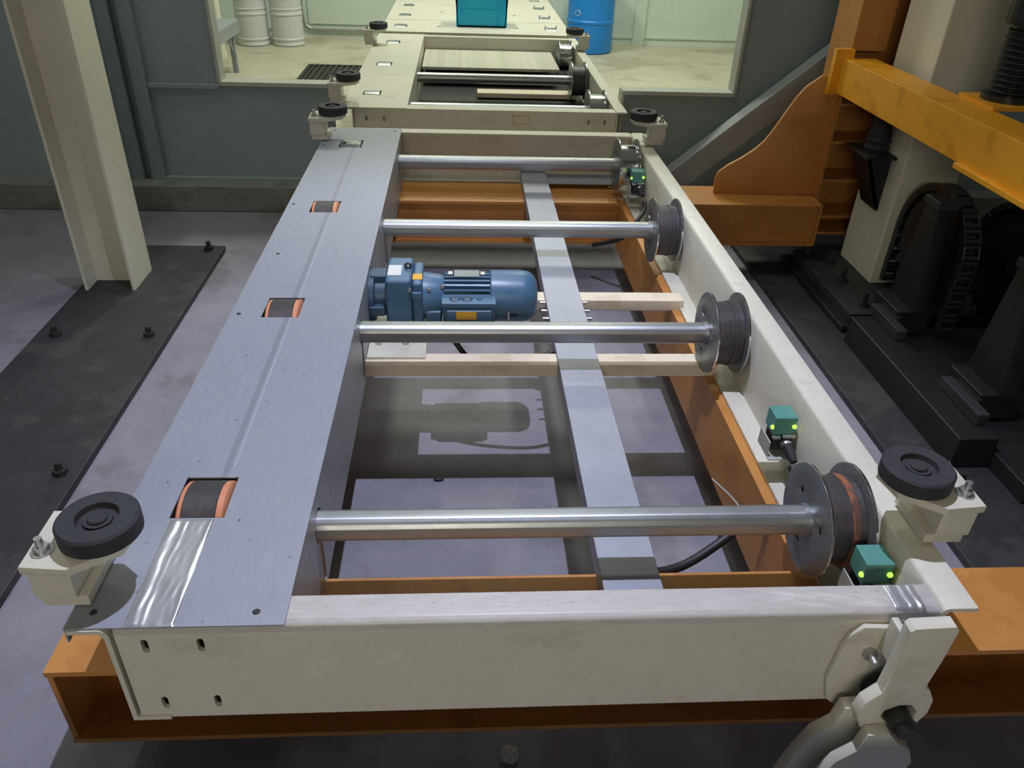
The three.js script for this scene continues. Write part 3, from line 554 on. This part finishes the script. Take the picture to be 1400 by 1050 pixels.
// ---------------------------------------------------------------- second conveyor, behind
{
  const t = thing('second_conveyor', 'cream roller conveyor beyond the main frame, passing through the partition', 'conveyor');
  const z0 = -6.4, z1 = -4.16, B = .37;
  const rz = [-4.48, -5.27, -6.05];
  const slot = (x, y) => circle(x, y, .007, 10).map(([a, b]) => [a, y + (b - y) * 2.3]);
  obj('front_beam', prism([[-.548, B], [.80, B], [.80, T - .0035], [-.548, T - .0035]], z1 - .01, z1, 'z', [slot(-.49, .545), slot(-.40, .545), slot(.66, .545), slot(.745, .545)]), M.cream, t);
  obj('front_flange', bx(-.548, .80, T - .0115, T - .0035, z1 - .075, z1 - .01), M.cream, t);
  obj('plate_outline', prism([[.26, .53], [.35, .53], [.35, .575], [.26, .575]], z1, z1 + .0015, 'z', [[[.263, .533], [.347, .533], [.347, .572], [.263, .572]]]), M.urethane, t);
  obj('rear_beam', bx(-.548, .80, B, T - .0035, z0, z0 + .06), M.cream, t);
  obj('side_channel', [bx(-.561, -.553, B, T - .012, z0, z1), bx(-.615, -.553, T - .012, T - .0035, z0, z1)], M.cream, t);
  obj('side_rail', [bx(.803, .811, B, T - .0035, z0, z1), bx(.803, .862, T - .012, T - .0005, z0, z1, .005), bx(.75, .803, B, B + .008, z0, z1)], M.cream, t);
  obj('cover_sheet', prism([[-.616, z0], [-.281, z0], [-.281, z1 + .005], [-.616, z1 + .005]], T - .003, T, 'y', rz.map((z) => [[-.534, z - .05], [-.438, z - .05], [-.438, z + .05], [-.534, z + .05]])), M.cream, t);
  obj('inner_sheet', bx(-.284, -.281, B, T - .003, z0 + .06, z1 - .075), M.cream, t);
  obj('cross_beam', bx(.10, .75, .40, .43, -5.42, -5.30, .003), M.creamBeam, t);
  obj('inner_tray', bx(-.27, .79, .38, .392, z0 + .06, -4.4), M.machine, t);
  for (const x of [-.59, .82]) for (const z of [-4.5, -6.2]) obj('leg', bx(x - .035, x + .035, 0, B, z - .035, z + .035), M.cream, t);
  tag(obj('cover_board', (() => { const g = bx(-.27, .67, .492, .51, -6.33, -5.68); g.attributes.uv.array.forEach((v, i, a) => { a[i] = v * .9; }); return g; })(), M.board), 'beige board with streaks laid across the far half of the second conveyor', 'board');
  rz.forEach((z, i) => {
    const r = thing('roller', ['bright steel roller at the near end of the second conveyor', 'grey shaft and flanged roller in the middle of the second conveyor', 'roller under the far end of the second conveyor beside the beige board'][i], 'roller', 'rollers of the second conveyor', [0, AX, z]);
    if (i < 2) obj('shaft', cyl([-.55, 0, 0], [.80, 0, 0], .03), M.zinc, r); else obj('shaft', cyl([.70, 0, 0], [.80, 0, 0], .02), M.zinc, r);
    obj('tread', cyl([.70, 0, 0], [.782, 0, 0], .09, .09, 40), i === 1 ? M.tread : M.chrome, r);
    obj('flange', cyl([.694, 0, 0], [.70, 0, 0], .115, .115, 48), M.flange, r);
    obj('flange', cyl([.782, 0, 0], [.788, 0, 0], .115, .115, 48), M.flange, r);
    if (i < 2) obj('cover_drum', cyl([-.525, 0, 0], [-.445, 0, 0], .087, .087, 40), i ? M.flange : M.chrome, r); else obj('cover_drum', cyl([-.525, 0, 0], [-.445, 0, 0], .087, .087, 40), M.flange, r);
  });
}
// ---------------------------------------------------------------- covered table behind the second conveyor
{
  const t = thing('covered_conveyor', 'third conveyor fully covered by cream plates with roller windows', 'conveyor');
  const z1 = -6.5, z0 = -9.2;
  const win = []; for (const z of [-6.78, -7.35, -7.95, -8.5]) { win.push([[-.53, z - .05], [-.43, z - .05], [-.43, z + .05], [-.53, z + .05]], [[.66, z - .06], [.76, z - .06], [.76, z + .06], [.66, z + .06]]); }
  obj('cover_plate', prism([[-.62, -7.09], [.85, -7.09], [.85, z1], [-.62, z1]], T - .004, T, 'y', [...win.slice(0, 2), circle(-.18, -6.78, .018, 12), circle(.44, -6.8, .016, 12)]), M.cream, t);
  obj('cover_plate', prism([[-.62, z0], [.85, z0], [.85, -7.1], [-.62, -7.1]], T - .004, T, 'y', [...win.slice(2), circle(-.18, -7.6, .018, 12), circle(.46, -7.5, .016, 12)]), M.cream, t);
  obj('front_beam', bx(-.60, .84, .37, T - .004, z1 - .02, z1), M.cream, t);
  obj('side_beam', bx(-.60, -.58, .37, T - .004, z0, z1 - .02), M.cream, t);
  obj('side_beam', bx(.82, .84, .37, T - .004, z0, z1 - .02), M.cream, t);
  for (const x of [-.56, .79]) for (const z of [-6.7, -9.0]) obj('leg', bx(x - .035, x + .035, 0, .5, z - .035, z + .035), M.cream, t);
  for (const z of [-6.78, -7.35, -7.95]) for (const x of [-.48, .71]) obj('roller_drum', [cyl([x - .04, .528, z], [x + .04, .528, z], .085, .085, 32), ...(x > 0 ? [cyl([x - .046, .528, z], [x - .04, .528, z], .1, .1, 32), cyl([x + .04, .528, z], [x + .046, .528, z], .1, .1, 32)] : [])], M.flange, t);
}
{
  const t = thing('plastic_crate', 'turquoise plastic crate standing on the third conveyor', 'crate', null, [.157, T, -6.93]);
  const w = .19, d = .13, h = .26;
  obj('body', [prism([[-w, 0], [w, 0], [w + .022, h], [w + .016, h], [w - .008, .012], [-w + .008, .012], [-w - .016, h], [-w - .022, h]], d - .006, d, 'z', []), prism([[-w, 0], [w, 0], [w + .022, h], [-w - .022, h]], d - .006, d, 'z'), prism([[-w, 0], [w, 0], [w + .022, h], [-w - .022, h]], -d, -d + .006, 'z'), prism([[-d, 0], [d, 0], [d, h], [-d, h]], -w - .012, -w, 'x'), prism([[-d, 0], [d, 0], [d, h], [-d, h]], w, w + .012, 'x'), bx(-w, w, .002, .01, -d, d)], M.crate, t);
  obj('rim', [bx(-w - .028, w + .028, h - .014, h + .004, d - .004, d + .008, .003), bx(-w - .028, w + .028, h - .014, h + .004, -d - .008, -d + .004, .003), bx(-w - .028, -w - .014, h - .014, h + .004, -d, d, .003), bx(w + .014, w + .028, h - .014, h + .004, -d, d, .003)], M.crate, t);
  for (const x of [-w + .02, -w + .05, w - .075, w - .05, w - .02]) obj('rib', bx(x - .004, x + .004, .015, h - .014, d, d + .006, .002), M.crate, t);
  obj('rib', bx(-w + .02, w - .02, .12, .128, d, d + .005, .002), M.crate, t);
}
// ---------------------------------------------------------------- far room things
{
  const prof = [[.001, 0], [.23, 0], [.25, .01], [.255, .03], [.255, .30], [.262, .31], [.262, .33], [.255, .34], [.255, .62], [.262, .63], [.262, .65], [.255, .66], [.25, .88], [.24, .90], [.23, .89], [.001, .885]];
  const t = thing('blue_barrel', 'big blue plastic barrel right of the covered conveyor', 'barrel', null, [1.42, 0, -9.42]);
  const b = obj('body', lathe(prof, [0, 0, 0]), M.drumBlue, t);
  obj('emblem', [tube([[-.2, .41, .155], [-.17, .44, .187], [-.14, .41, .215]], .004, 10, 6), tube([[-.2, .40, .155], [-.17, .385, .187], [-.14, .40, .215]], .004, 10, 6)], M.drumWhite, b);
}
{
  const prof = [[.001, 0], [.155, 0], [.17, .006], [.172, .02], [.166, .03], [.166, .055], [.173, .062], [.173, .074], [.166, .082], [.166, .30], [.173, .308], [.173, .322], [.166, .33], [.166, .36], [.173, .366], [.166, .374], [.166, .60], [.172, .61], [.16, .62], [.001, .615]];
  const mk = (x, z, label) => { const t = thing('white_drum', label, 'drum', 'white drums by the far wall', [x, 0, z]); obj('body', lathe(prof, [0, 0, 0]), M.drumWhite, t); obj('lid_ring', lathe([[.166, .60], [.176, .605], [.176, .618], [.166, .622]], [0, 0, 0]), M.steelBolt, t); };
  mk(-2.25, -9.33, 'white steel drum in the far room, the one beside the bench');
  mk(-1.885, -9.36, 'white steel drum in the far room, the one beside the framed panel');
  const p = thing('panel_frame', 'rounded metal tube frame against the far wall beside the white drums', 'frame');
  const fr = [[-1.80, 1.4, -9.85], [-1.80, .9, -9.85], [-1.80, .25, -9.85], [-1.785, .15, -9.85], [-1.73, .10, -9.85], [-1.62, .09, -9.85], [-1.3, .09, -9.85], [-1.0, .09, -9.85]];
  obj('tube', tube(fr, .014, 60), M.steelBolt, p); obj('leaf', bx(-1.74, -.9, .14, 2.0, -9.88, -9.862, .004), M.wallFar, p);
}
{
  const t = thing('bench', 'small grey metal bench just inside the opening on the left', 'bench');
  obj('seat', bx(-2.75, -2.05, .40, .44, -8.0, -7.25, .004), M.greyTube, t);
  obj('apron', bx(-2.07, -2.05, .33, .40, -8.0, -7.25), M.greyTube, t);
  for (const z of [-7.86, -7.32]) { obj('leg', bx(-2.12, -2.075, 0, .40, z - .02, z + .02, .003), M.greyTube, t); }
  obj('leg', bx(-2.72, -2.68, 0, .40, -7.88, -7.84, .003), M.greyTube, t);
  obj('bracket', prism([[-7.84, .40], [-7.6, .40], [-7.84, .18]], -2.10, -2.09, 'x'), M.greyTube, t);
}
{
  const t = thing('plastic_pipe', 'pale upright pipe beside the bench', 'pipe'); obj('body', cyl([-2.42, 0, -8.6], [-2.42, 1.2, -8.6], .05), M.creamColumn, t); obj('collar', cyl([-2.42, 0, -8.6], [-2.42, .04, -8.6], .06), M.creamColumn, t);
}
{
  const t = thing('floor_grate', 'dark slotted drain grate in the floor left of the second conveyor', 'grate');
  obj('frame', [bx(-1.50, -.62, .001, .012, -8.27, -8.235), bx(-1.50, -.62, .001, .012, -7.53, -7.495), bx(-1.50, -1.465, .001, .012, -8.27, -7.495)], M.machine, t);
  for (let i = 0; i < 15; i++) obj('bar', bx(-1.45 + i * .055, -1.425 + i * .055, .001, .014, -8.235, -7.53), M.machine, t);
  obj('dark_backing', bx(-1.465, -.62, .0005, .002, -8.235, -7.53), M.blackPlastic, t);  // flat black sheet standing for the dark depth below the bars
}
// small litter on the floor
for (const [x, z, r, l] of [[-2.05, -4.18, .03, 'pale scrap of rag lying at the foot of the curb left of the column'], [.10, -.99, .018, 'small pale paper scrap on the dark floor below the front beam']]) {
  const g = new THREE.IcosahedronGeometry(r, 2), p = g.attributes.position;
  for (let i = 0; i < p.count; i++) { const k = .75 + .5 * Math.abs(Math.sin(p.getX(i) * 170 + p.getZ(i) * 230)); p.setXYZ(i, p.getX(i) * k, Math.max(-r * .6, p.getY(i) * .6 * k), p.getZ(i) * k); }
  g.computeVertexNormals(); g.translate(x, r * .6, z);
  tag(obj('paper_scrap', uvw(g), M.trim), l, 'scrap');
}
for (const [x, z, r, l] of [[-.075, -1.925, .011, 'dark chip lying on the lit floor beneath the frame']]) {
  tag(obj('debris_chip', uvw(new THREE.DodecahedronGeometry(r, 0).scale(1.6, .5, .9).translate(x, r * .45, z)), M.rubber), l, 'debris');
}
renderer.render(scene, camera);
